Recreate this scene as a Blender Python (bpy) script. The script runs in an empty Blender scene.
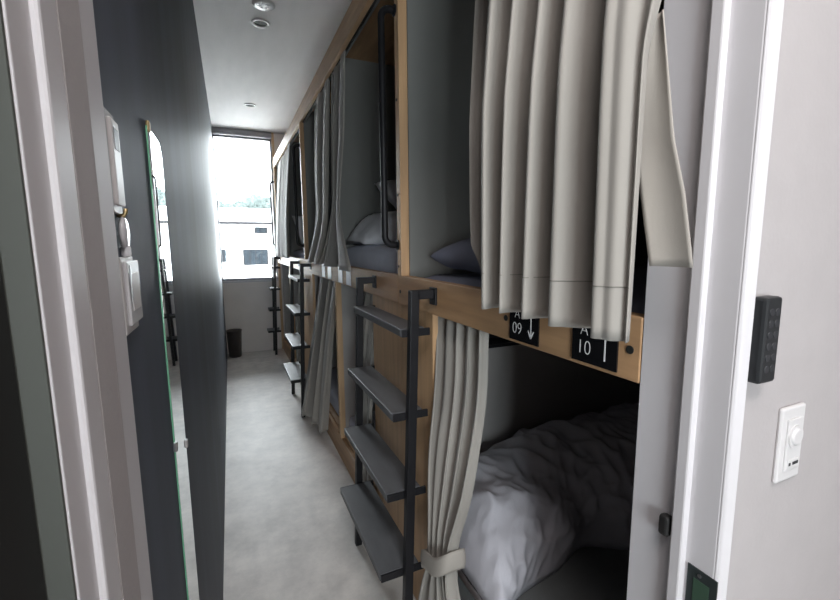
import bpy, bmesh, math, random
from mathutils import Vector, Matrix, noise
random.seed(7)
SC = bpy.context.scene
COL = SC.collection
PI = math.pi

# ------------------------------------------------------------------ materials
def nd(nt, t, **kw):
    n = nt.nodes.new(t)
    for k, v in kw.items():
        setattr(n, k, v)
    return n

def mat(name, col, rough=0.6, metal=0.0, var=0.08, scale=6.0, stretch=(1, 1, 1), bump=0.0, bscale=None, spec=0.5, sheen=0.0, detail=4.0):
    m = bpy.data.materials.new(name); m.use_nodes = True
    nt = m.node_tree; b = nt.nodes['Principled BSDF']
    b.inputs['Roughness'].default_value = rough
    b.inputs['Metallic'].default_value = metal
    b.inputs['Specular IOR Level'].default_value = spec
    if sheen: b.inputs['Sheen Weight'].default_value = sheen
    tc = nd(nt, 'ShaderNodeTexCoord'); mp = nd(nt, 'ShaderNodeMapping')
    mp.inputs['Scale'].default_value = stretch
    nt.links.new(tc.outputs['Object'], mp.inputs['Vector'])
    nz = nd(nt, 'ShaderNodeTexNoise'); nz.inputs['Scale'].default_value = scale; nz.inputs['Detail'].default_value = detail
    nt.links.new(mp.outputs[0], nz.inputs['Vector'])
    rp = nd(nt, 'ShaderNodeValToRGB')
    rp.color_ramp.elements[0].position = 0.3; rp.color_ramp.elements[1].position = 0.7
    lo = tuple(max(0, c * (1 - var)) for c in col); hi = tuple(min(1, c * (1 + var)) for c in col)
    rp.color_ramp.elements[0].color = (*lo, 1); rp.color_ramp.elements[1].color = (*hi, 1)
    nt.links.new(nz.outputs['Fac'], rp.inputs['Fac']); nt.links.new(rp.outputs['Color'], b.inputs['Base Color'])
    if bump:
        n2 = nd(nt, 'ShaderNodeTexNoise'); n2.inputs['Scale'].default_value = bscale or scale * 8; n2.inputs['Detail'].default_value = 3
        nt.links.new(mp.outputs[0], n2.inputs['Vector'])
        bp = nd(nt, 'ShaderNodeBump'); bp.inputs['Strength'].default_value = bump; bp.inputs['Distance'].default_value = 0.01
        nt.links.new(n2.outputs['Fac'], bp.inputs['Height']); nt.links.new(bp.outputs[0], b.inputs['Normal'])
    return m

def concrete(name):
    m = mat(name, (0.72, 0.685, 0.65), 0.5, var=0.16, scale=2.2, bump=0.03, bscale=60, spec=0.35, detail=8)
    nt = m.node_tree; b = nt.nodes['Principled BSDF']
    n = nd(nt, 'ShaderNodeTexNoise'); n.inputs['Scale'].default_value = 9; n.inputs['Detail'].default_value = 10; n.inputs['Roughness'].default_value = .7
    tc = [x for x in nt.nodes if x.type == 'TEX_COORD'][0]
    nt.links.new(tc.outputs['Object'], n.inputs['Vector'])
    r = nd(nt, 'ShaderNodeValToRGB'); r.color_ramp.elements[0].position = .35; r.color_ramp.elements[1].position = .62
    r.color_ramp.elements[0].color = (.78, .78, .79, 1); r.color_ramp.elements[1].color = (1, 1, 1, 1)
    nt.links.new(n.outputs['Fac'], r.inputs['Fac'])
    mx = nd(nt, 'ShaderNodeMix', data_type='RGBA', blend_type='MULTIPLY'); mx.inputs[0].default_value = 1
    old = b.inputs['Base Color'].links[0].from_socket
    nt.links.new(old, mx.inputs[6]); nt.links.new(r.outputs['Color'], mx.inputs[7])
    nt.links.new(mx.outputs[2], b.inputs['Base Color'])
    return m

def glass(name):
    m = bpy.data.materials.new(name); m.use_nodes = True; nt = m.node_tree
    for n in list(nt.nodes): nt.nodes.remove(n)
    o = nd(nt, 'ShaderNodeOutputMaterial'); mx = nd(nt, 'ShaderNodeMixShader')
    t = nd(nt, 'ShaderNodeBsdfTransparent'); g = nd(nt, 'ShaderNodeBsdfGlossy'); g.inputs['Roughness'].default_value = .02
    t.inputs['Color'].default_value = (.97, .985, .98, 1)
    f = nd(nt, 'ShaderNodeFresnel'); f.inputs['IOR'].default_value = 1.45
    nt.links.new(f.outputs[0], mx.inputs[0]); nt.links.new(t.outputs[0], mx.inputs[1]); nt.links.new(g.outputs[0], mx.inputs[2])
    nt.links.new(mx.outputs[0], o.inputs[0])
    return m

M = {}
M['floor'] = concrete('polished_concrete')
M['ceiling'] = mat('ceiling_paper', (.80, .775, .78), .8, var=.03, scale=14, stretch=(1, .25, 1), bump=.08, bscale=120)
M['navy'] = mat('navy_paint', (.070, .084, .112), .58, var=.16, scale=3, stretch=(1, 3, .12), bump=.03, bscale=90, spec=.3)  # vertical colour streaks stand in for streaky reflections on the wall
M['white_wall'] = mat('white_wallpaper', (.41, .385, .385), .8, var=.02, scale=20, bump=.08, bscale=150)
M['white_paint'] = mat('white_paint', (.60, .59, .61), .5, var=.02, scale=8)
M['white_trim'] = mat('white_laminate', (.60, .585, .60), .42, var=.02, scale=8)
M['far_wall'] = mat('pale_grey_paint', (.80, .76, .73), .8, var=.03, scale=5)
M['wood'] = mat('plywood_face', (.45, .275, .145), .5, var=.16, scale=5, stretch=(6, .8, 9), bump=.03, bscale=40)
M['wood_v'] = mat('plywood_upright', (.50, .315, .17), .5, var=.14, scale=5, stretch=(8, 8, .7), bump=.03, bscale=40)
M['wood_pale'] = mat('pale_plywood', (.60, .41, .24), .5, var=.12, scale=5, stretch=(8, 8, .7))
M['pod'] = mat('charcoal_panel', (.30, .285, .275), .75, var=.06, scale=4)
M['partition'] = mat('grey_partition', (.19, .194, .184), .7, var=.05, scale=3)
M['lower_partition'] = mat('grey_partition_lit', (.42, .41, .40), .75, var=.05, scale=3)  # same finish as partition, with light painted into the colour for dim lower berths
M['curtain'] = mat('greige_curtain', (.315, .298, .27), .75, var=.04, scale=5, stretch=(1, 1, 1), bump=.03, bscale=700, sheen=.15)
M['lining'] = mat('greige_lining', (.37, .345, .31), .8, var=.05, scale=5, bump=.06, bscale=420)
M['lining_dark'] = mat('seam_thread', (.20, .19, .17), .9, var=.05)
M['steel'] = mat('black_steel', (.010, .010, .012), .45, metal=.0, var=.15, scale=20, bump=.02, spec=.3)
M['tread'] = mat('grey_tread', (.082, .085, .092), .42, var=.14, scale=9, stretch=(3, 1, 3), bump=.04, bscale=120, spec=.5)
M['acrylic'] = mat('black_acrylic', (.008, .008, .009), .12, var=.05, scale=8)
M['ink'] = mat('white_lettering', (.80, .80, .80), .5, var=.02)
M['linen'] = mat('white_linen', (.80, .81, .85), .85, var=.03, scale=9, bump=.05, bscale=260, sheen=.1)
M['linen_blue'] = mat('pale_blue_linen', (.70, .74, .86), .85, var=.03, scale=9, bump=.05, bscale=260)
M['linen_grey'] = mat('grey_blue_linen', (.58, .60, .70), .85, var=.03, scale=9, bump=.05, bscale=260)
M['slate'] = mat('slate_linen', (.20, .22, .29), .85, var=.04, scale=9, bump=.05, bscale=260)
M['duvet'] = mat('offwhite_duvet', (.50, .50, .545), .85, var=.03, scale=9, bump=.06, bscale=200)
M['mattress'] = mat('dark_sheet', (.15, .16, .16), .85, var=.06, scale=8, bump=.05)
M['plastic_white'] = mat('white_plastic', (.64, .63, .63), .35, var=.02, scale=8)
M['plastic_black'] = mat('black_plastic', (.020, .022, .024), .42, var=.08, scale=12)
M['plastic_bin'] = mat('brown_black_bin', (.085, .075, .070), .5, var=.08, scale=12)
M['key'] = mat('grey_key', (.032, .034, .038), .4, var=.06)
M['chrome'] = mat('brushed_metal', (.55, .55, .56), .3, metal=1, var=.04, scale=30)
M['brass'] = mat('brass_pin', (.55, .42, .22), .35, metal=1, var=.05, scale=30)
M['green_plate'] = mat('green_black_plate', (.035, .045, .045), .35, metal=.3, var=.06, scale=12)
M['dark_hole'] = mat('dark_recess', (.01, .012, .011), .7, var=.1)
M['lock_green'] = mat('dull_green_plastic', (.035, .075, .048), .45, var=.08)
M['mirror'] = mat('silvered_glass', (.93, .95, .94), .015, metal=1, var=.005, scale=2)
M['glass_edge'] = mat('green_glass_edge', (.16, .42, .27), .2, var=.06, scale=10)
M['frame_grey'] = mat('grey_aluminium', (.30, .30, .32), .45, metal=.3, var=.04, scale=10)
M['glass'] = glass('clear_glass')
M['clear_plastic'] = mat('milky_plastic', (.62, .63, .65), .22, var=.04, scale=14)
M['door_black'] = mat('black_door_face', (.008, .008, .008), .6, var=.1, scale=6)
M['door_edge'] = mat('green_grey_edge', (.08, .088, .078), .6, var=.05, scale=5)
M['facade'] = mat('white_render', (.78, .78, .77), .9, var=.03, scale=2)
M['roof'] = mat('pale_roof', (.62, .63, .64), .8, var=.05, scale=2)
M['eave'] = mat('grey_eave', (.016, .016, .017), .9, var=.05, scale=2, spec=0)
M['dark_glass'] = mat('dark_window_glass', (.010, .013, .016), .5, var=.25, scale=3, spec=.02)
M['leaf'] = mat('tree_leaves', (.046, .055, .053), .8, var=.45, scale=2.5, bump=.3, bscale=6, spec=0)
M['bark'] = mat('tree_bark', (.12, .09, .06), .9, var=.2)
M['ground'] = mat('pale_yard', (.55, .55, .53), .9, var=.06, scale=.5)

# ------------------------------------------------------------------ helpers
class MB:
    def __init__(s): s.bm = bmesh.new()
    def box(s, x0, x1, y0, y1, z0, z1, mtx=None):
        r = bmesh.ops.create_cube(s.bm, size=1.0)
        for v in r['verts']:
            v.co = Vector(((x0 + x1) / 2 + v.co.x * (x1 - x0), (y0 + y1) / 2 + v.co.y * (y1 - y0), (z0 + z1) / 2 + v.co.z * (z1 - z0)))
            if mtx is not None: v.co = mtx @ v.co
        return s
    def quad_prism(s, pts, d):
        """extrude polygon pts (list of Vector) along d"""
        a = [s.bm.verts.new(p) for p in pts]; b = [s.bm.verts.new(Vector(p) + Vector(d)) for p in pts]
        n = len(a)
        s.bm.faces.new(a); s.bm.faces.new(list(reversed(b)))
        for i in range(n): s.bm.faces.new((a[i], b[i], b[(i + 1) % n], a[(i + 1) % n]))
        bmesh.ops.recalc_face_normals(s.bm, faces=s.bm.faces)
        return s
    def cyl(s, p, q, r, n=20, r2=None, caps=True):
        p = Vector(p); q = Vector(q); d = q - p
        m = Matrix.Translation((p + q) / 2) @ d.to_track_quat('Z', 'Y').to_matrix().to_4x4()
        bmesh.ops.create_cone(s.bm, cap_ends=caps, segments=n, radius1=r, radius2=r if r2 is None else r2, depth=d.length, matrix=m)
        return s
    def tube(s, pts, r, n=10):
        pts = [Vector(p) for p in pts]; rings = []
        up = Vector((0, 1, 0))
        for i, p in enumerate(pts):
            t = (pts[min(i + 1, len(pts) - 1)] - pts[max(i - 1, 0)]).normalized()
            a = t.cross(up)
            if a.length < 1e-3: a = t.cross(Vector((1, 0, 0)))
            a.normalize(); b = t.cross(a).normalized()
            rings.append([s.bm.verts.new(p + (a * math.cos(2 * PI * k / n) + b * math.sin(2 * PI * k / n)) * r) for k in range(n)])
        for i in range(len(rings) - 1):
            for k in range(n):
                s.bm.faces.new((rings[i][k], rings[i][(k + 1) % n], rings[i + 1][(k + 1) % n], rings[i + 1][k]))
        s.bm.faces.new(rings[0]); s.bm.faces.new(rings[-1])
        bmesh.ops.recalc_face_normals(s.bm, faces=s.bm.faces)
        return s
    def lathe(s, prof, c=(0, 0, 0), n=40):
        rings = []
        for r, z in prof:
            rings.append([s.bm.verts.new((c[0] + r * math.cos(2 * PI * k / n), c[1] + r * math.sin(2 * PI * k / n), c[2] + z)) for k in range(n)])
        for i in range(len(rings) - 1):
            for k in range(n):
                s.bm.faces.new((rings[i][k], rings[i][(k + 1) % n], rings[i + 1][(k + 1) % n], rings[i + 1][k]))
        bmesh.ops.recalc_face_normals(s.bm, faces=s.bm.faces)
        return s
    def grid(s, fn, nu, nv, wrap_u=False):
        V = [[s.bm.verts.new(fn(i / (nu if wrap_u else nu - 1), j / (nv - 1))) for i in range(nu)] for j in range(nv)]
        for j in range(nv - 1):
            for i in range(nu if wrap_u else nu - 1):
                k = (i + 1) % nu
                s.bm.faces.new((V[j][i], V[j][k], V[j + 1][k], V[j + 1][i]))
        return s
    def build(s, name, m, parent=None, smooth=False, bevel=0.0, solid=0.0, sub=0, kind=None, label=None):
        me = bpy.data.meshes.new(name)
        org = Vector((0, 0, 0))
        o = parent
        while o is not None:
            org += o.location; o = o.parent
        if parent is not None:
            for v in s.bm.verts: v.co -= org
        s.bm.to_mesh(me); s.bm.free()
        me.materials.append(M[m])
        if smooth:
            for p in me.polygons: p.use_smooth = True
        o = bpy.data.objects.new(name, me); COL.objects.link(o)
        if parent is not None: o.parent = parent
        if bevel:
            b = o.modifiers.new('bevel', 'BEVEL'); b.width = bevel; b.segments = 2; b.limit_method = 'ANGLE'
        if solid:
            b = o.modifiers.new('thick', 'SOLIDIFY'); b.thickness = solid; b.offset = 0
        if sub:
            b = o.modifiers.new('sub', 'SUBSURF'); b.levels = sub; b.render_levels = sub
        if kind: o['kind'] = kind
        if label: o['label'] = label
        return o

def bx(*a): return MB().box(*a)

def thing(name, label, cat, loc=(0, 0, 0), group=None):
    o = bpy.data.objects.new(name, None); COL.objects.link(o)
    o.location = loc; o.empty_display_size = .05
    o['label'] = label; o['category'] = cat
    if group: o['group'] = group
    return o

def tag(o, label, cat, group=None):
    o['label'] = label; o['category'] = cat
    if group: o['group'] = group
    return o

def copy_tree(o, parent=None):
    c = o.copy(); COL.objects.link(c)
    if parent is not None: c.parent = parent
    for ch in list(o.children): copy_tree(ch, c)
    return c

def lerp(a, b, t): return a + (b - a) * t
def interp(tab, z, lin=False):
    """tab: list of (z, v...) with ascending z; Hermite interpolation of every column"""
    n = len(tab)
    if z <= tab[0][0]: return tuple(tab[0][1:])
    if z >= tab[-1][0]: return tuple(tab[-1][1:])
    for i in range(n - 1):
        if z <= tab[i + 1][0]: break
    a, b = tab[i], tab[i + 1]; h = b[0] - a[0]; t = (z - a[0]) / h
    out = []
    for c in range(1, len(a)):
        d = (b[c] - a[c]) / h
        if lin:
            out.append(a[c] + (b[c] - a[c]) * t); continue
        d0 = (a[c] - tab[i - 1][c]) / (a[0] - tab[i - 1][0]) if i > 0 else d
        d1 = (tab[i + 2][c] - b[c]) / (tab[i + 2][0] - b[0]) if i + 2 < n else d
        m0 = (d0 + d) / 2 if d0 * d > 0 or i == 0 else 0
        m1 = (d1 + d) / 2 if d1 * d > 0 or i + 2 >= n else 0
        out.append((2*t**3 - 3*t*t + 1) * a[c] + (t**3 - 2*t*t + t) * h * m0 + (-2*t**3 + 3*t*t) * b[c] + (t**3 - t*t) * h * m1)
    return tuple(out)

FAR = 5.49     # far wall
CEIL = 2.635
FX = 0.54      # front plane of the bunks
LW = -0.10     # left wall

# ------------------------------------------------------------------ setting
bx(-1.6, 2.7, -1.7, FAR + .12, -.1, 0).build('floor', 'floor', kind='structure')
bx(-1.6, 2.7, -1.7, FAR + .12, CEIL, CEIL + .1).build('ceiling', 'ceiling', kind='structure')
bx(LW - .12, LW, .43, FAR, 0, CEIL).build('wall_left', 'navy', kind='structure')
bx(2.52, 2.64, .41, FAR, 0, CEIL).build('wall_right', 'pod', kind='structure')
WX0, WX1, WZ0, WZ1 = LW, .535, .885, 2.575
w = MB()
w.box(LW - .12, 2.64, FAR, FAR + .12, 0, WZ0 - .02).box(WX1, 2.64, FAR, FAR + .12, WZ0 - .02, CEIL).box(LW - .12, WX1, FAR, FAR + .12, WZ1, CEIL)
w.box(LW - .12, WX0, FAR, FAR + .12, WZ0 - .02, WZ1)
w.build('wall_back', 'far_wall', kind='structure')
# door wall : right part is white, above the doorway, left part
w = MB()
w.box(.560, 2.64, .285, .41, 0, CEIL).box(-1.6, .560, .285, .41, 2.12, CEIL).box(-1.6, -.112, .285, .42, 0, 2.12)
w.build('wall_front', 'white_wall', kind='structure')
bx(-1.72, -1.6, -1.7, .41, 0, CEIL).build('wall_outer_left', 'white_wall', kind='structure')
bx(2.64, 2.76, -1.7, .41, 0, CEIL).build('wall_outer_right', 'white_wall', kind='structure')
HX0, HX1, HZ0, HZ1 = -.65, .20, .75, 1.70
w = MB()
w.box(-1.72, HX0, -1.82, -1.7, 0, CEIL).box(HX1, 2.76, -1.82, -1.7, 0, CEIL).box(HX0, HX1, -1.82, -1.7, 0, HZ0).box(HX0, HX1, -1.82, -1.7, HZ1, CEIL)
w.build('wall_outer_back', 'white_wall', kind='structure')
hw = bpy.data.objects.new('window_2', None); COL.objects.link(hw); hw.location = (-.2, -1.76, HZ0); hw['kind'] = 'structure'
f = MB()
f.box(HX0, HX0 + .03, -1.79, -1.73, HZ0, HZ1).box(HX1 - .03, HX1, -1.79, -1.73, HZ0, HZ1).box(HX0, HX1, -1.79, -1.73, HZ0, HZ0 + .03).box(HX0, HX1, -1.79, -1.73, HZ1 - .03, HZ1)
f.build('window_frame', 'frame_grey', hw)
bx(HX0 + .03, HX1 - .03, -1.765, -1.76, HZ0 + .03, HZ1 - .03).build('window_pane', 'glass', hw)

# window
win = bpy.data.objects.new('window_1', None); COL.objects.link(win); win.location = (0.2, FAR, WZ0); win['kind'] = 'structure'
f = MB()
f.box(WX0, WX1, FAR + .02, FAR + .08, WZ1 - .03, WZ1).box(WX0, WX1, FAR + .02, FAR + .08, WZ0, WZ0 + .03)
f.box(WX0, WX0 + .012, FAR + .02, FAR + .08, WZ0, WZ1).box(WX1 - .02, WX1, FAR + .02, FAR + .08, WZ0, WZ1)
f.build('window_frame', 'frame_grey', win)
bx(WX0, WX1, FAR - .02, FAR + .12, WZ0 - .02, WZ0).build('window_sill', 'white_paint', win)
bx(WX0 + .012, WX1 - .02, FAR + .045, FAR + .051, WZ0 + .03, WZ1 - .03).build('window_pane', 'glass', win)
bx(WX0, WX1, FAR - .045, FAR, WZ1 - .012, CEIL).build('blind_cassette', 'frame_grey', win, bevel=.004)
bx(WX1, WX1 + .028, FAR - .02, FAR, 0, CEIL).build('trim_1', 'wood_pale', kind='structure')

# doorway : frame and the leaf that is swung back
door = bpy.data.objects.new('door_1', None); COL.objects.link(door); door.location = (.2, .3, 0); door['kind'] = 'structure'
JZ = 2.12
j = MB()
j.box(.540, .560, .287, .345, 0, JZ)
j.build('door_jamb', 'white_trim', door, bevel=.004)
bx(.5295, .546, .3265, .3435, 0, JZ).build('door_stop', 'white_trim', door, bevel=.0025)
bx(.541, .560, .3425, .412, 0, JZ).build('jamb_lining', 'white_paint', door)
MB().quad_prism([Vector((.5395, .2890, 0)), Vector((.5425, .2845, 0)), Vector((.5530, .2795, 0)), Vector((.5560, .2855, 0)), Vector((.548, .290, 0))], (0, 0, JZ)).build('door_casing', 'white_trim', door, bevel=.0015)
# left jamb with its own stop and lining
bx(-.112, -.0915, .2815, .3145, 0, JZ).build('door_jamb', 'white_trim', door, bevel=.001)
bx(-.112, -.0872, .3125, .3445, 0, JZ).build('door_stop', 'white_trim', door, bevel=.0022)
bx(-.112, -.0872, .3452, .3945, 0, JZ).build('door_stop', 'white_wall', door, bevel=.0006)
bx(-.112, -.0882, .3945, .442, 0, JZ).build('jamb_lining', 'white_paint', door, bevel=.001)
bx(-.112, .560, .283, .345, JZ, JZ + .02).build('door_jamb', 'white_trim', door)
# the leaf
bx(-.150, -.1040, -.42, .2778, .01, JZ - .01).build('door_leaf', 'door_black', door, bevel=.002)
bx(-.150, -.0925, .278, .2812, 0, JZ).build('door_edge', 'door_edge', door, bevel=.0006)
# strike plate
pl = bx(.5385, .5402, .284, .322, .80, .872).build('strike_plate', 'green_plate', door)
bx(.5378, .5386, .293, .313, .80, .857).build('strike_recess', 'lock_green', pl)
MB().cyl((.5376, .306, .864), (.5386, .306, .864), .0025, 12).build('screw', 'chrome', pl)

# ------------------------------------------------------------------ wall fittings by the door
kp = thing('door_keypad', 'black push-button keypad lock on the white wall right of the doorway', 'keypad', (.57, .285, 1.19))
bx(.553, .587, .2680, .2855, 1.134, 1.237).build('housing', 'plastic_black', kp, bevel=.004)
for r in range(6):
    for c in range(2):
        MB().cyl((.5645 + c * .0115, .2684, 1.152 + r * .0135), (.5645 + c * .0115, .2672, 1.152 + r * .0135), .0046, 16).build('button', 'key', kp, smooth=False, bevel=.0008)
dm = thing('dimmer_switch', 'white rotary dimmer plate on the wall below the keypad', 'light switch', (.676, .28, 1.035))
bx(.638, .694, .279, .2855, .982, 1.086).build('plate', 'plastic_white', dm, bevel=.004)
bx(.650, .684, .2765, .2795, .998, 1.070).build('insert', 'plastic_white', dm, bevel=.002)
MB().cyl((.667, .2770, 1.045), (.667, .2725, 1.045), .0125, 32, r2=.011).build('knob', 'plastic_white', dm, bevel=.002)
MB().cyl((.667, .2772, 1.045), (.667, .2750, 1.045), .0165, 32).build('knob_collar', 'plastic_white', dm)
bx(.654, .680, .2755, .2768, 1.002, 1.014).build('rocker', 'plastic_white', dm, bevel=.001)
bx(.665, .678, .2750, .2757, 1.006, 1.010).build('indicator', 'key', dm)
bx(.656, .660, .2750, .2757, 1.006, 1.010).build('indicator', 'plastic_black', dm)
bp = MB().box(.5275, .5415, .347, .361, .893, .923).build('door_bumper', 'door_black', bevel=.004)
tag(bp, 'small black rubber bumper on the white jamb beside the lower bunk', 'bumper')

# things on the navy wall just inside the left jamb
rc = thing('remote_control', 'slim white remote control in a wall holder inside the left jamb', 'remote control', (LW, .50, 1.30))
bx(-.100, -.0965, .482, .520, 1.332, 1.428).build('holder', 'clear_plastic', rc, bevel=.0015)
bx(-.0968, -.0925, .486, .516, 1.340, 1.420).build('body', 'plastic_white', rc, bevel=.0015)
bx(-.0926, -.0922, .492, .510, 1.392, 1.412).build('screen', 'key', rc)
kt = thing('key_tag', 'oval clear key tag hanging on a brass hook under the remote', 'key tag', (LW, .51, 1.28))
MB().tube([(-.100, .51, 1.331), (-.094, .51, 1.331), (-.0925, .51, 1.334), (-.092, .51, 1.338)], .002, 8).build('hook', 'brass', kt, smooth=True)
def oval():
    m = MB(); m.lathe([(.0005, -.004), (.012, -.004), (.0145, 0), (.012, .004), (.0005, .004)], (0, 0, 0), 28)
    for v in m.bm.verts: v.co = Vector((-.0955 + v.co.z * .6, .512 + v.co.x, 1.314 + v.co.y * 1.15))
    return m
oval().build('tag_body', 'clear_plastic', kt, smooth=True)
def knurl():
    m = MB(); m.lathe([(.0005, -.006), (.004, -.005), (.0045, -.003), (.0045, .003), (.004, .005), (.0005, .006)], (-.0955, .512, 1.2955), 20)
    return m
knurl().build('clip', 'clear_plastic', kt, smooth=False)
cb = thing('card_switch', 'white clear-covered card holder box on the navy wall near the jamb', 'card holder', (LW, .51, 1.2))
bx(-.100, -.0955, .482, .540, 1.214, 1.290).build('back_plate', 'plastic_white', cb, bevel=.001)
bx(-.0957, -.0918, .490, .546, 1.222, 1.286).build('cover', 'clear_plastic', cb, bevel=.0015)
bx(-.0919, -.0908, .500, .536, 1.236, 1.274).build('slot_card', 'plastic_white', cb, bevel=.0005)
bx(-.0912, -.0902, .494, .498, 1.246, 1.282).build('rail', 'chrome', cb)

# mirror
mr = thing('wall_mirror', 'tall frameless wall mirror clipped to the navy left wall', 'mirror', (LW, .74, .2))
def mir(x0, x1, y0, y1, z0, z1, r=.03):
    m = MB(); pts = []
    for cy, cz, a0 in ((y1 - r, z1 - r, 0), (y0 + .004, z1 - .004, 90), (y0 + .004, z0 + .004, 180), (y1 - .004, z0 + .004, 270)):
        rr = r if a0 == 0 else .004
        for k in range(7):
            a = math.radians(a0 + 90 * k / 6); pts.append(Vector((x0, cy + rr * math.cos(a), cz + rr * math.sin(a))))
    m.quad_prism(pts, (x1 - x0, 0, 0)); return m
MY0, MY1 = .735, .870
mir(-.0995, -.0974, MY0, MY1, .22, 1.474).build('glass_sheet', 'glass_edge', mr)
mir(-.0974, -.0972, MY0 + .001, MY1 - .001, .221, 1.473).build('silvering', 'mirror', mr)
for y, z in ((MY0 + .012, 1.474), (MY0 + .012, .222)):
    bx(-.100, -.095, y - .006, y + .006, z - .008, z + .008).build('clip', 'brass', mr, bevel=.002)
for y, z in ((MY0 + .0, .985), (MY1, .93)):
    bx(-.100, -.094, y - .005, y + .005, z - .008, z + .008).build('clip', 'chrome', mr, bevel=.002)

# ceiling fittings
def downlight(x, y, label):
    t = thing('downlight', label, 'downlight', (x, y, CEIL), 'recessed ceiling lights')
    MB().lathe([(.036, -.0), (.052, -.001), (.055, -.005), (.052, -.009), (.040, -.008), (.036, -.002)], (x, y, CEIL), 36).build('trim_ring', 'plastic_white', t, smooth=True)
    MB().lathe([(.038, -.004), (.036, -.003), (.0005, -.0025)], (x, y, CEIL), 28).build('lamp', 'dark_hole', t)
    return t
sm = thing('smoke_detector', 'round white smoke detector on the ceiling nearest the doorway', 'smoke detector', (.257, 2.64, CEIL))
MB().lathe([(.060, 0), (.060, -.006), (.057, -.009), (.030, -.011), (.0005, -.011)], (.257, 2.66, CEIL), 40).build('housing', 'plastic_white', sm, smooth=True)
for k in range(6):
    a = k * PI / 3
    MB().cyl((.257 + .022 * math.cos(a), 2.66 + .022 * math.sin(a), CEIL - .0130), (.257 + .022 * math.cos(a), 2.66 + .022 * math.sin(a), CEIL - .009), .0055, 12).build('sensor_vent', 'frame_grey', sm)
downlight(.254, 2.875, 'recessed ceiling light just beyond the smoke detector')
downlight(.262, 4.50, 'recessed ceiling light near the far window')

# waste bin
wb = thing('waste_bin', 'round dark waste bin on the floor under the far window', 'bin', (-.012, 5.33, 0))
MB().lathe([(.0005, .006), (.068, .006), (.083, .305), (.088, .312), (.087, .32), (.080, .318), (.064, .0), (.0005, 0)], (-.010, 5.33, 0), 40).build('tub', 'plastic_bin', wb, smooth=True)

# ------------------------------------------------------------------ bunks
BZ0, BZ1 = 1.093, 1.193
VZ0, VZ1 = 2.226, 2.335
def grab_bar(y, par):
    x = FX - .048
    pts = [(FX, y, 1.30), (x + .03, y, 1.30)]
    for k in range(1, 7):
        a = k / 6 * PI / 2; pts.append((x + .03 - .03 * math.sin(a), y, 1.33 - .03 * math.cos(a)))
    for k in range(0, 7):
        a = k / 6 * PI / 2; pts.append((x + .03 - .03 * math.cos(a), y, 2.03 + .03 * math.sin(a)))
    pts += [(FX, y, 2.06)]
    b = MB().tube(pts, .0115, 12).build('grab_bar', 'steel', par, smooth=True)
    for z in (1.30, 2.06):
        MB().cyl((FX - .004, y, z), (FX + .001, y, z), .018, 20).build('flange', 'steel', b)

def bunk(name, label, y0, y1, upper_parts, lower_parts, posts, low_posts, ply, base):
    t = thing(name, label, 'bunk bed', (1.4, (y0 + y1) / 2, 0), 'built-in bunk units along the corridor')
    y0 += .001; y1 -= .001
    bx(FX, FX + .030, y0, y1, BZ0, BZ1).build('front_beam', 'wood', t, bevel=.002)
    bx(FX, FX + .022, y0, y1, VZ0, VZ1).build('valance', 'wood', t, bevel=.002)
    bx(FX + .022, 2.51, y0, y1, VZ1 - .02, VZ1).build('roof_panel', 'wood', t)
    bx(FX + .030, 2.51, y0, y1, BZ0 + .005, BZ0 + .03).build('upper_deck', 'pod', t)
    bx(FX + .025, 2.51, y0, y1, .145, .165).build('lower_deck', 'wood', t)
    bx(2.49, 2.51, y0, y1, .165, BZ0).build('back_panel', 'pod', t); bx(2.49, 2.51, y0, y1, BZ0 + .03, VZ1 - .02).build('back_panel', 'pod', t)
    for a, b in base:
        bx(FX + .008, FX + .028, a, b, 0, .145).build('base_board', 'wood', t, bevel=.002)
    for y in upper_parts:
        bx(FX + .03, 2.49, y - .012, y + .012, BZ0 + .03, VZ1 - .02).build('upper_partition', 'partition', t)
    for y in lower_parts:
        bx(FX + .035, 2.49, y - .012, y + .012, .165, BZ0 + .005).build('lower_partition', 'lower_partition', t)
    for y in posts:
        p = bx(FX - .001, FX + .030, y - .0175, y + .0175, BZ1 - .001, VZ0 + .001).build('post', 'wood_v', t, bevel=.0015)
        for z in (1.225, 1.47, 1.78, 2.12):
            MB().cyl((FX - .003, y + .004, z), (FX, y + .004, z), .005, 12).build('bolt_head', 'dark_hole', p)
        grab_bar(y + .012, t)
    for y in low_posts:
        bx(FX + .003, FX + .035, y - .0175, y + .0175, .145, BZ0).build('lower_post', 'wood_pale', t, bevel=.0015)
    for a, b in ply:
        bx(FX + .010, FX + .028, a, b, .0, BZ0).build('plywood_panel', 'wood_v', t)
    r = bx(FX + .030, FX + .040, y0, y1, VZ0 - .004, VZ0 + .010).build('curtain_rail', 'chrome', t)
    bx(FX + .024, FX + .028, y0, y1, VZ0 + .002, VZ0 + .010).build('rail_track', 'dark_hole', r)
    r = bx(FX + .034, FX + .044, y0, y1, BZ0 - .008, BZ0 + .004).build('curtain_rail', 'chrome', t)
    return t
b1 = bunk('bunk_bed', 'nearest plywood bunk unit, the one with the 09 and 10 signs', .413, 1.39, [1.362], [1.362], [1.372], [], [(1.13, 1.389)], [(.414, 1.13)])
for y, z in ((.4316, 1.141), (.744, 1.1405), (1.368, 1.137)):
    MB().cyl((FX - .0015, y, z), (FX + .001, y, z), .0065, 16).build('beam_bolt', 'dark_hole', b1)
b2 = bunk('bunk_bed', 'middle plywood bunk unit between the near ladder and the second ladder', 1.39, 3.435, [2.40, 3.407], [2.40, 3.407], [3.417], [2.40], [(1.391, 1.72), (3.18, 3.434)], [(1.72, 3.18)])
b3 = bunk('bunk_bed', 'farthest plywood bunk unit next to the window wall', 3.435, 5.455, [4.45, 5.40], [4.45, 5.40], [5.43], [4.45], [(3.436, 3.77)], [(3.77, 5.45)])

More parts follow.
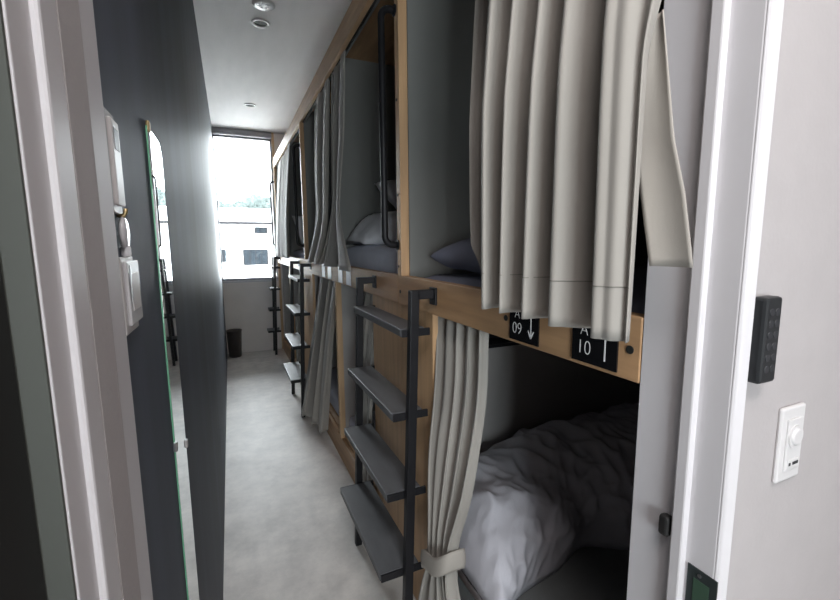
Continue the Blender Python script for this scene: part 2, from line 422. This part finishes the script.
# little dark shelf inside the near lower berth
s = thing('wall_shelf', 'small black shelf up inside the near lower berth behind the curtain', 'shelf', (.93, 1.30, .92))
bx(.80, 1.00, 1.25, 1.349, .925, .937).build('board', 'steel', s, bevel=.001)
bx(.80, 1.00, 1.343, 1.3495, .937, .985).build('back_lip', 'steel', s)

# ------------------------------------------------------------------ room signs
def text_mesh(txt, size, x, y, z, par, name='lettering'):
    cu = bpy.data.curves.new(name, 'FONT'); cu.body = txt; cu.size = size; cu.align_x = 'CENTER'; cu.align_y = 'BOTTOM_BASELINE'; cu.extrude = .0002; cu.offset = -.0007
    tmp = bpy.data.objects.new('tmp', cu); COL.objects.link(tmp)
    bpy.context.view_layer.update()
    me = bpy.data.meshes.new_from_object(tmp.evaluated_get(bpy.context.evaluated_depsgraph_get()))
    bpy.data.objects.remove(tmp); bpy.data.curves.remove(cu)
    # facing -X : text right = -Y, up = +Z
    for v in me.vertices: v.co = Vector((x - v.co.z - .0003, y - v.co.x * .92, z + v.co.y)) - par.location
    me.materials.append(M['ink'])
    o = bpy.data.objects.new(name, me); COL.objects.link(o); o.parent = par
    return o
def arrow(y, z0, z1, up, x, par):
    m = MB(); w = .0012
    m.box(x - .0006, x, y - w, y + w, z0, z1)
    zt = z1 if up else z0; s = -1 if up else 1
    for d in (-1, 1):
        a = Vector((x, y, zt)); b = Vector((x, y + d * .0085, zt + s * .015))
        n = Vector((0, (b - a).z, -(b - a).y)).normalized() * w
        m.quad_prism([a + n, b + n, b - n, a - n], (-.0006, 0, 0))
    m.build('arrow', 'ink', par)
def sign(y0, y1, label, num=None, up=True):
    face = 'acrylic' if num else 'plastic_white'  # unnumbered black plates are coloured white in place of their window reflection
    t = thing('room_sign', label, 'sign', (FX, (y0 + y1) / 2, 1.145), 'number signs on the bunk beam')
    x = FX - .003
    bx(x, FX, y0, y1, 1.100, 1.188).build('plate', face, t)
    if num:
        c = (y0 + y1) / 2
        text_mesh('A', .030, x, c + .020, 1.147, t); text_mesh(num, .035, x, c + .020, 1.1145, t)
        arrow(c - .024, 1.112, 1.170, up, x, t)
    return t
sign(.452, .546, 'black sign reading A 10 with an up arrow on the beam', '10', True)
sign(.635, .727, 'black sign reading A 09 with a down arrow on the beam', '09', False)
sign(2.030, 2.115, 'sign plate on the beam painted white for window reflection, nearest of the four past the near ladder')
sign(2.200, 2.290, 'sign plate on the beam painted white for window reflection, second of the four past the near ladder')
sign(2.470, 2.560, 'sign plate on the beam painted white for window reflection, third of the four past the near ladder')
sign(2.650, 2.740, 'sign plate on the beam painted white for window reflection, last of the four past the near ladder')

# ------------------------------------------------------------------ ladders
def ladder(label, yc, half):
    t = thing('bunk_ladder', label, 'ladder', (FX - .1, yc, 0), 'black ladders hooked to the bunk beam')
    zt = 1.170; xt, xb = .462, .424     # outer (aisle) face of the rail at top and floor
    def rx(z): return lerp(xb, xt, z / 1.17)
    for sgn in (-1, 1):
        y = yc + sgn * half
        m = MB()
        m.quad_prism([Vector((rx(0), y - .0125, 0)), Vector((rx(0) + .027, y - .0125, 0)), Vector((rx(zt) + .027, y - .0125, zt)), Vector((rx(zt), y - .0125, zt))], (0, .025, 0))
        r = m.build('rail', 'steel', t, bevel=.002)
        bx(xt + .02, FX - .006, y - .0125, y + .0125, zt - .026, zt).build('hook_arm', 'steel', r, bevel=.002)
        bx(FX - .007, FX - .0005, y - .022, y + .018, zt - .045, zt + .006).build('mount_plate', 'steel', r, bevel=.001)
    for z, xo in ((1.056, .441), (.803, .409), (.552, .386), (.294, .361)):
        xi = rx(z) + .058
        tr = bx(xo, xi, yc - half + .0205, yc + half - .0205, z - .024, z).build('tread', 'tread', t, bevel=.002)
        # tread runs past the far rail on the aisle side
        for sgn in (-1, 1):
            y = yc + sgn * (half - .0166)
            bx(xo + .002, rx(z) + .074, y - .0038, y + .0038, z - .0245, z - .002).build('bracket', 'steel', tr, bevel=.001)
    return t
l1 = ladder('black ladder with grey treads nearest the doorway', 1.375, .276)
l2 = copy_tree(l1); l2.location.y = 3.443; l2['label'] = 'black ladder with grey treads, second along the corridor'
ladder('narrow-looking black ladder beside the far window wall', 5.31, .11)

# ------------------------------------------------------------------ curtains
def curtain(label, tab, folds, amp, seed, mtl='curtain', tie=None, nz=44, nu=None, skew=0.0, loc=None, group='greige privacy curtains'):
    """tab rows: (z, y_left_edge(far), y_right_edge(near), x_centre, amp_factor)"""
    rnd = random.Random(seed)
    nu = nu or folds * 14
    ph = [rnd.uniform(-.5, .5) for _ in range(folds + 2)]
    am = [rnd.uniform(.65, 1.15) for _ in range(folds * 2 + 3)]
    z0, z1 = tab[0][0], tab[-1][0]
    zc = z0; ym = sum(interp(tab, z0)[:2]) / 2; xm = interp(tab, z0)[2]
    t = thing('curtain', label, 'curtain', (xm, ym, zc), group)
    def fn(u, v):
        z = lerp(z0, z1, v)
        ya, yb, xc, af = interp(tab, z)
        q = u * folds
        k = int(min(q, folds - 1e-6)); fr = q - k
        a = am[2 * k] * (1 - fr) + am[2 * k + 2] * fr
        drift = .15 * noise.noise(Vector((u * 2.5, v * 1.1, seed)))
        s = math.sin(2 * PI * (q + .10 * math.sin(2 * PI * u + seed) + drift * .25))
        s = math.copysign(abs(s) ** .8, s)
        yy = lerp(ya, yb, u) + .16 * (ya - yb) / folds * math.sin(4 * PI * q + seed)
        hem = .004 * s if v < .02 else 0
        return Vector((xc + amp * af * a * s - skew * (1 - u) * (1 - v) ** 1.6, yy, z + hem))
    MB().grid(fn, nu, nz).build('panel', mtl, t, smooth=True, solid=.0012)
    if tie:
        zt, h, th = tie
        ya, yb, xc, af = interp(tab, zt)
        rx = amp * af * 1.15 + .012; ry = abs(ya - yb) / 2 + .008; yc = (ya + yb) / 2
        def tf(u, v):
            a = 2 * PI * u
            ex = 1.0 + .05 * math.sin(PI * v)
            return Vector((xc + rx * ex * math.copysign(abs(math.cos(a)) ** .6, math.cos(a)), yc + ry * ex * math.copysign(abs(math.sin(a)) ** .6, math.sin(a)), zt - h / 2 + v * h + th * math.sin(a)))
        MB().grid(tf, 48, 7, wrap_u=True).build('tieback', 'lining', t, smooth=True, solid=.003)
    return t

# near lower berth
curtain('greige curtain tied back beside the near ladder, near lower berth',
        [(.06, 1.20, .85, .515, 1.0), (.25, 1.13, .87, .515, .95), (.36, 1.075, .925, .515, .9), (.42, 1.075, .925, .516, .9), (.66, 1.120, .865, .530, .75), (.88, 1.150, .855, .560, .6), (1.085, 1.19, .885, .588, .6)],
        5, .030, 3, tie=(.385, .060, -.055))
curtain('greige curtain gathered behind the near ladder, second lower berth',
        [(.05, 1.99, 1.735, .528, 1), (.5, 1.97, 1.735, .535, 1), (1.088, 1.93, 1.745, .588, .8)], 4, .015, 5)
curtain('greige curtain billowing into the aisle beyond the lower wooden post',
        [(.07, 3.16, 2.66, .510, 1.0), (.35, 3.12, 2.60, .522, .9), (.8, 3.10, 2.54, .556, .7), (1.088, 3.12, 2.46, .588, .5)], 3, .030, 8, skew=.10)
curtain('greige curtain hanging behind the second ladder, far lower berth',
        [(.05, 4.05, 3.79, .528, 1), (.5, 4.04, 3.79, .535, 1), (1.088, 4.02, 3.80, .588, .8)], 4, .015, 9)
# upper berths : hems hang over the beam
curtain('greige curtain tied at the waist, upper berth past the grab bar',
        [(1.186, 2.62, 1.87, .500, 1.0), (1.25, 2.54, 1.95, .510, .95), (1.42, 2.40, 2.13, .528, .75), (1.52, 2.36, 2.17, .535, .6), (1.64, 2.38, 2.16, .545, .8), (1.9, 2.42, 2.12, .56, .9), (2.235, 2.42, 2.12, .570, .5)], 2, .026, 11)
curtain('greige curtain, second upper one, just past the waist-tied curtain',
        [(1.186, 3.12, 2.64, .505, 1.0), (1.42, 2.88, 2.48, .525, .7), (1.52, 2.84, 2.46, .53, .6), (1.7, 2.90, 2.46, .54, .8), (2.235, 2.95, 2.46, .570, .6)], 2, .026, 14)
curtain('dark-looking greige curtain on the farthest upper berth by the window',
        [(1.186, 5.32, 4.05, .505, 1.0), (1.6, 5.28, 4.12, .525, .9), (2.235, 5.20, 4.10, .570, .6)], 4, .030, 17)

# the big near curtain : cross-section follows its own list of pleats
bc = thing('curtain', 'large greige pleated curtain over the near upper berth with loose strap', 'curtain', (.47, .6, 1.17), 'greige privacy curtains')
# (y, x) at the hem, far edge to near edge; ridges have small x
PLE = [(.824, .498), (.812, .512), (.797, .519), (.7045, .458), (.703, .482), (.700, .503), (.690, .508), (.6434, .458), (.642, .480), (.636, .502), (.626, .506), (.579, .458), (.572, .478), (.566, .500), (.556, .508), (.5122, .456), (.494, .470), (.476, .488), (.465, .506), (.452, .506), (.424, .452), (.408, .455), (.396, .457), (.386, .470), (.377, .464), (.384, .478)]
def cat(P, t):
    n = len(P) - 1; q = t * n; k = min(int(q), n - 1); f = q - k
    p0 = P[max(k - 1, 0)]; p1 = P[k]; p2 = P[k + 1]; p3 = P[min(k + 2, n)]
    o = []
    for a, b, c, d in zip(p0, p1, p2, p3):
        o.append(.5 * ((2 * b) + (-a + c) * f + (2 * a - 5 * b + 4 * c - d) * f * f + (-a + 3 * b - 3 * c + d) * f ** 3))
    return o
def bigc(u, v):
    z = lerp(1.171, 2.20, v)
    y, x = cat(PLE, u)
    x = lerp(.50, x, 1.05 - .35 * max(0, v - .3)) + .06 * max(0, v - .38)
    y = y + .012 * v * math.sin(9 * u + 1) + .010 * math.sin(2.2 * v + 5 * u) * (1 - u) 
    if u > .9:          # leading edge swings back towards the strap high up
        s = (u - .9) / .1
        y -= .022 * s * max(0, min(1, (z - 1.53) / .09))
    zz = z + .13 * max(0, 1 - u / .10) ** .8 * max(0, 1 - v * 5)
    return Vector((x, y, zz))
MB().grid(bigc, 260, 60).build('panel', 'curtain', bc, smooth=True, solid=.0014)
def seam(u, v):
    p = bigc(.12 + u * .86, (1.243 - 1.171) / 1.029 + (v - .5) * .0016)
    return p + Vector((-.0011, -.0004, 0))
MB().grid(seam, 220, 2).build('hem_seam', 'lining_dark', bc, smooth=True, solid=.0004)
def strap(u, v):
    # loose strap hanging from the leading edge
    z = lerp(1.271, 1.575, v)
    yl = interp([(0, .366), (.3, .386), (.53, .400), (1, .384)], v, True)[0]
    yr = interp([(0, .3150), (.06, .318), (.28, .330), (.5, .348), (1, .372)], v, True)[0]
    return Vector((.487 + .004 * math.sin(PI * u) + .006 * (1 - v) * (u - .5), lerp(yl, yr, u), z))
MB().grid(strap, 12, 30).build('strap', 'lining', bc, smooth=True, solid=.0016)

# ------------------------------------------------------------------ bedding
def soft_box(x0, x1, y0, y1, z0, z1, seed, r=.05, amp=.004, n=26):
    m = MB(); cx, cy, cz = (x0 + x1) / 2, (y0 + y1) / 2, (z0 + z1) / 2
    hx, hy, hz = (x1 - x0) / 2, (y1 - y0) / 2, (z1 - z0) / 2
    bmesh.ops.create_cube(m.bm, size=2)
    bmesh.ops.subdivide_edges(m.bm, edges=m.bm.edges[:], cuts=n, use_grid_fill=True)
    r = min(r, hx, hy, hz)
    for v in m.bm.verts:
        p = Vector((v.co.x * hx, v.co.y * hy, v.co.z * hz))
        c = Vector((max(-hx + r, min(hx - r, p.x)), max(-hy + r, min(hy - r, p.y)), max(-hz + r, min(hz - r, p.z))))
        d = p - c
        if d.length > 1e-6: p = c + d.normalized() * min(r, d.length) if d.length > r else p
        q = Vector((cx, cy, cz)) + p
        q.z += amp * noise.noise(q * 9 + Vector((seed, 0, 0))) if v.co.z > 0 else 0
        v.co = q
    return m
def mattress(label, y0, y1, z0, z1, m, x0=.585):
    t = thing('mattress', label, 'mattress', (1.5, (y0 + y1) / 2, z0), 'berth mattresses')
    soft_box(x0, 2.46, y0, y1, z0, z1, y0, r=.04).build('cover', m, t, smooth=True)
    return t
mattress('dark-sheeted mattress in the near lower berth under the duvet', .44, 1.335, .166, .298, 'mattress')
mattress('mattress in the near upper berth under the grey pillow', .44, 1.335, 1.124, 1.198, 'slate')
mattress('pale mattress in the upper berth past the near grab bar', 1.40, 2.375, 1.124, 1.300, 'linen_blue', .60)
mattress('mattress in the second lower berth behind the gathered curtain', 1.40, 2.375, .166, .298, 'linen_grey')
mattress('mattress in the third lower berth beyond the billowing curtain', 2.425, 3.385, .166, .298, 'linen_grey')
mattress('mattress in the far upper berth by the second grab bar', 3.45, 4.425, 1.124, 1.260, 'linen_grey')

def pillow(label, c, size, rot, seed, m='linen', fl=1.0):
    t = thing('pillow', label, 'pillow', c, 'berth pillows')
    L, W, H = size
    R = Matrix.Rotation(rot[2], 3, 'Z') @ Matrix.Rotation(rot[1], 3, 'Y') @ Matrix.Rotation(rot[0], 3, 'X')
    mb = MB()
    for sgn in (1, -1):
        def fn(u, v, sgn=sgn):
            a, b = u * 2 - 1, v * 2 - 1
            th = (max(0, 1 - a ** 4) ** .55) * (max(0, 1 - b ** 4) ** .55)
            pinch = 1 - .10 * (a * a * (1 - b * b) + b * b * (1 - a * a)) * 0.9
            x = a * L / 2 * (1 - .07 * (1 - b * b)* a*a*0 - .06 * (1 - abs(b)) * 0); y = b * W / 2
            x *= 1 - .05 * (1 - b * b); y *= 1 - .05 * (1 - a * a)
            p = Vector((x, y, sgn * H / 2 * th))
            wr = noise.noise(Vector((a * 2.2 + seed, b * 2.2, sgn))) * .010 + abs(noise.noise(Vector((a * 5 + seed, b * 4, sgn * 2)))) * .006
            p.z += wr * th
            return Vector(c) + R @ p
        mb.grid(fn, 40, 32)
    bmesh.ops.remove_doubles(mb.bm, verts=mb.bm.verts[:], dist=.0008)
    bmesh.ops.recalc_face_normals(mb.bm, faces=mb.bm.faces[:])
    mb.build('cover', m, t, smooth=True)
    return t
pillow('grey-blue pillow on the near upper berth beside the big curtain', (.865, 1.12, 1.262), (.50, .34, .12), (0, 0, .15), 2, 'slate')
pillow('white pillow leaning in the upper berth past the near grab bar', (1.02, 2.16, 1.55), (.50, .36, .13), (math.radians(30), 0, .1), 6, 'linen')
pillow('white pillow in the far upper berth behind the second grab bar', (.78, 4.08, 1.40), (.40, .46, .12), (math.radians(52), 0, .2), 9, 'linen')

def duvet(label, rows, base, seed, m, wr=.02, name='duvet', nx=150, ny=90, hem=None):
    """rows: (x, y_front, y_back, height)"""
    x0, x1 = rows[0][0], rows[-1][0]
    t = thing(name, label, 'duvet', ((x0 + x1) / 2, (rows[0][1] + rows[0][2]) / 2, base), 'berth duvets')
    def fn(u, v):
        x = lerp(x0, x1, u)
        ya, yb, h = interp(rows, x)
        e = min(1, u / .08, (1 - u) / .08); e = math.sqrt(max(0, 1 - (1 - e) ** 2))
        th = PI * v
        a = (yb - ya) / 2; yc = (ya + yb) / 2
        cy = -math.copysign(abs(math.cos(th)) ** .75, math.cos(th)); sz = max(0, math.sin(th)) ** .62
        p = Vector((x, yc + a * cy, base + h * sz * max(.12, e)))
        q = p * 3.2 + Vector((seed, 0, 0))
        warp = noise.noise_vector(q * .8) * .5
        r1 = 1 - abs(noise.noise(Vector((q.x * 1.3 + q.y * 1.5, q.y * .7 - q.x * .3, q.z * .8)) + warp)) * 2
        r2 = 1 - abs(noise.noise(Vector((q.x * 3.4, q.y * 2.4 + q.x, q.z * 2.0)) + warp * 2)) * 2
        r3 = 1 - abs(noise.noise(Vector((q.x * 7.0 - q.z * 3, q.y * 4.5 + q.x * 2, q.z * 5.0)) + warp * 3)) * 2
        big = noise.noise(q * .55)
        d = (r1 * .75 + r2 * .6 + r3 * .32 + big * 1.1) * wr * min(1, 3 * sz)
        n = Vector((0, a * cy * .8, h * sz + .05)).normalized()
        p += n * d
        p.z = max(p.z, base + .002)
        return p
    mb = MB().grid(fn, nx, ny)
    # close the underside
    bm = mb.bm
    b = [e for e in bm.edges if e.is_boundary]
    bmesh.ops.holes_fill(bm, edges=b)
    bmesh.ops.recalc_face_normals(bm, faces=bm.faces[:])
    mb.build('quilt', m, t, smooth=True)
    return t
dv = duvet('crumpled off-white duvet heaped in the near lower berth', [(.575, .80, 1.31, .18), (.66, .855, 1.32, .22), (.87, .90, 1.325, .245), (1.0, .94, 1.325, .26), (1.15, .86, 1.325, .285), (1.6, .80, 1.325, .31), (2.2, .80, 1.325, .27)], .299, 3.3, 'duvet', .030, nx=260, ny=150)
duvet('rumpled white duvet below the leaning pillow past the grab bar', [(.605, 2.02, 2.36, .07), (.68, 1.92, 2.365, .13), (.8, 1.85, 2.365, .15), (1.4, 1.80, 2.365, .13), (2.0, 1.7, 2.365, .06)], 1.301, 8.1, 'linen', .018, nx=70, ny=40)

# ------------------------------------------------------------------ outside
K = 1.5
def ob(x, z): return x * K, 1.3 + (z - 1.3) * K
Y0 = 30.0
bd = thing('house', 'white rendered house with a low roof seen through the far window', 'house', (1, Y0, -4))
xe, ze = ob(0, 2.27)
bx(-8, 8, Y0, Y0 + 8, -4, ze).build('wall', 'facade', bd)
bx(-8.3, 8.3, Y0 - .5, Y0 + 8.3, ze - .06, ze + .10).build('eave', 'eave', bd)
m = MB(); m.quad_prism([Vector((-8.3, Y0 - .5, ze + .1)), Vector((-8.3, Y0 + 4, ze + 1.3)), Vector((-8.3, Y0 + 8.3, ze + .1))], (16.6, 0, 0)); m.build('roof', 'roof', bd)
def hwin(x0, x1, z0, z1, n):
    a, c = ob(x0, z0); b, d = ob(x1, z1)
    fr = bx(a - .06, b + .06, Y0 - .05, Y0, c - .06, d + .06).build('window', 'eave', bd)
    for k in range(n):
        p, q = lerp(a, b, k / n), lerp(a, b, (k + 1) / n)
        bx(p + .03, q - .03, Y0 - .07, Y0 - .05, c, d).build('pane', 'dark_glass', fr)
hwin(.56, 1.53, .50, 1.12, 4); hwin(1.09, 1.55, 1.88, 2.08, 2); hwin(-.40, -.13, .66, 1.14, 2)
g = bx(-60, 60, 7, 160, -4.2, -4.0).build('ground', 'ground', kind='structure')
def tree(x, y, h, r, seed, label):
    t = thing('tree', label, 'tree', (x, y, -4), 'trees on the hill behind the house')
    MB().cyl((x, y, -4), (x, y, h - r), .25, 10, r2=.12).build('trunk', 'bark', t)
    mb = MB(); rnd = random.Random(seed)
    for k in range(7):
        c = Vector((x + rnd.uniform(-.4, .4) * r, y + rnd.uniform(-.4, .4) * r, h - r + rnd.uniform(-.5, .45) * r)); rr = r * rnd.uniform(.4, .62)
        s0 = len(mb.bm.verts)
        bmesh.ops.create_icosphere(mb.bm, subdivisions=4, radius=rr, matrix=Matrix.Translation(c))
        mb.bm.verts.ensure_lookup_table()
        for v in mb.bm.verts[s0:]:
            d = (v.co - c); v.co = c + d * (1 + .35 * noise.noise(v.co * 1.1) + .22 * noise.noise(v.co * 3.1))
    mb.build('crown', 'leaf', t, smooth=True)
TL = ['leftmost', 'second from left', 'third from left', 'fourth from left', 'fifth from left', 'sixth from left', 'rightmost']
for k in range(7):
    row = k % 3; sc = (62 + row * 7) / 62
    h = 1.3 + ([6.2, 5.7, 6.3, 6.8, 6.9, 7.3, 7.5][k]) * sc
    tree((-2.0 + 1.55 * k) * sc, 62 + row * 7, h, 1.72 * sc, 40 + k, TL[k] + ' leafy tree showing over the roof of the house outside')

# ------------------------------------------------------------------ light
W = bpy.data.worlds.new('sky'); SC.world = W; W.use_nodes = True
nt = W.node_tree; bg = nt.nodes['Background']
bg.inputs['Color'].default_value = (.90, .95, 1.0, 1); bg.inputs['Strength'].default_value = 13.0
# daylight portal on the window opening (guides the sky light, emits nothing itself)
L = bpy.data.lights.new('window_portal', 'AREA'); L.shape = 'RECTANGLE'; L.size = WX1 - WX0; L.size_y = WZ1 - WZ0
L.cycles.is_portal = True
lo = bpy.data.objects.new('window_portal', L); COL.objects.link(lo)
lo.location = ((WX0 + WX1) / 2, FAR + .14, (WZ0 + WZ1) / 2); lo.rotation_euler = (math.radians(-90), 0, 0)
L2 = L.copy(); L2.size = HX1 - HX0; L2.size_y = HZ1 - HZ0
lo2 = bpy.data.objects.new('hallway_window_portal', L2); COL.objects.link(lo2)
lo2.location = ((HX0 + HX1) / 2, -1.83, (HZ0 + HZ1) / 2); lo2.rotation_euler = (math.radians(90), 0, 0)
# ceiling lamp of the hallway behind the camera
def lamp(loc, size, power, col):
    A = bpy.data.lights.new('hallway_lamp', 'AREA'); A.shape = 'RECTANGLE'; A.size = size[0]; A.size_y = size[1]; A.energy = power; A.color = col
    o = bpy.data.objects.new('hallway_lamp', A); COL.objects.link(o); o.location = loc; return o
lamp((.05, -.52, CEIL - .01), (.8, .6), 16, (1, .93, .91))

# ------------------------------------------------------------------ camera
cam = bpy.data.cameras.new('camera'); co = bpy.data.objects.new('camera', cam); COL.objects.link(co)
F, PITCH, YAW, ROLL = 419.4, .131117, .42276, -.0076550
fw = Vector((math.sin(YAW) * math.cos(PITCH), math.cos(YAW) * math.cos(PITCH), -math.sin(PITCH)))
r = Vector((math.cos(YAW), -math.sin(YAW), 0)); u = r.cross(fw)
r2 = r * math.cos(ROLL) + u * math.sin(ROLL); u2 = -r * math.sin(ROLL) + u * math.cos(ROLL)
co.matrix_world = Matrix(((r2.x, u2.x, -fw.x, 0), (r2.y, u2.y, -fw.y, 0), (r2.z, u2.z, -fw.z, 1.3), (0, 0, 0, 1)))
cam.sensor_fit = 'HORIZONTAL'; cam.sensor_width = 36; cam.lens = 36 * F / 840; cam.clip_start = .01; cam.clip_end = 400
SC.camera = co
SC.view_settings.view_transform = 'Standard'; SC.view_settings.look = 'None'
SC.view_settings.exposure = 1.1; SC.view_settings.gamma = 1.0; SC.view_settings.use_curve_mapping = False
SC.cycles.max_bounces = 10; SC.cycles.diffuse_bounces = 6; SC.cycles.transparent_max_bounces = 12
SC.cycles.use_denoising = True
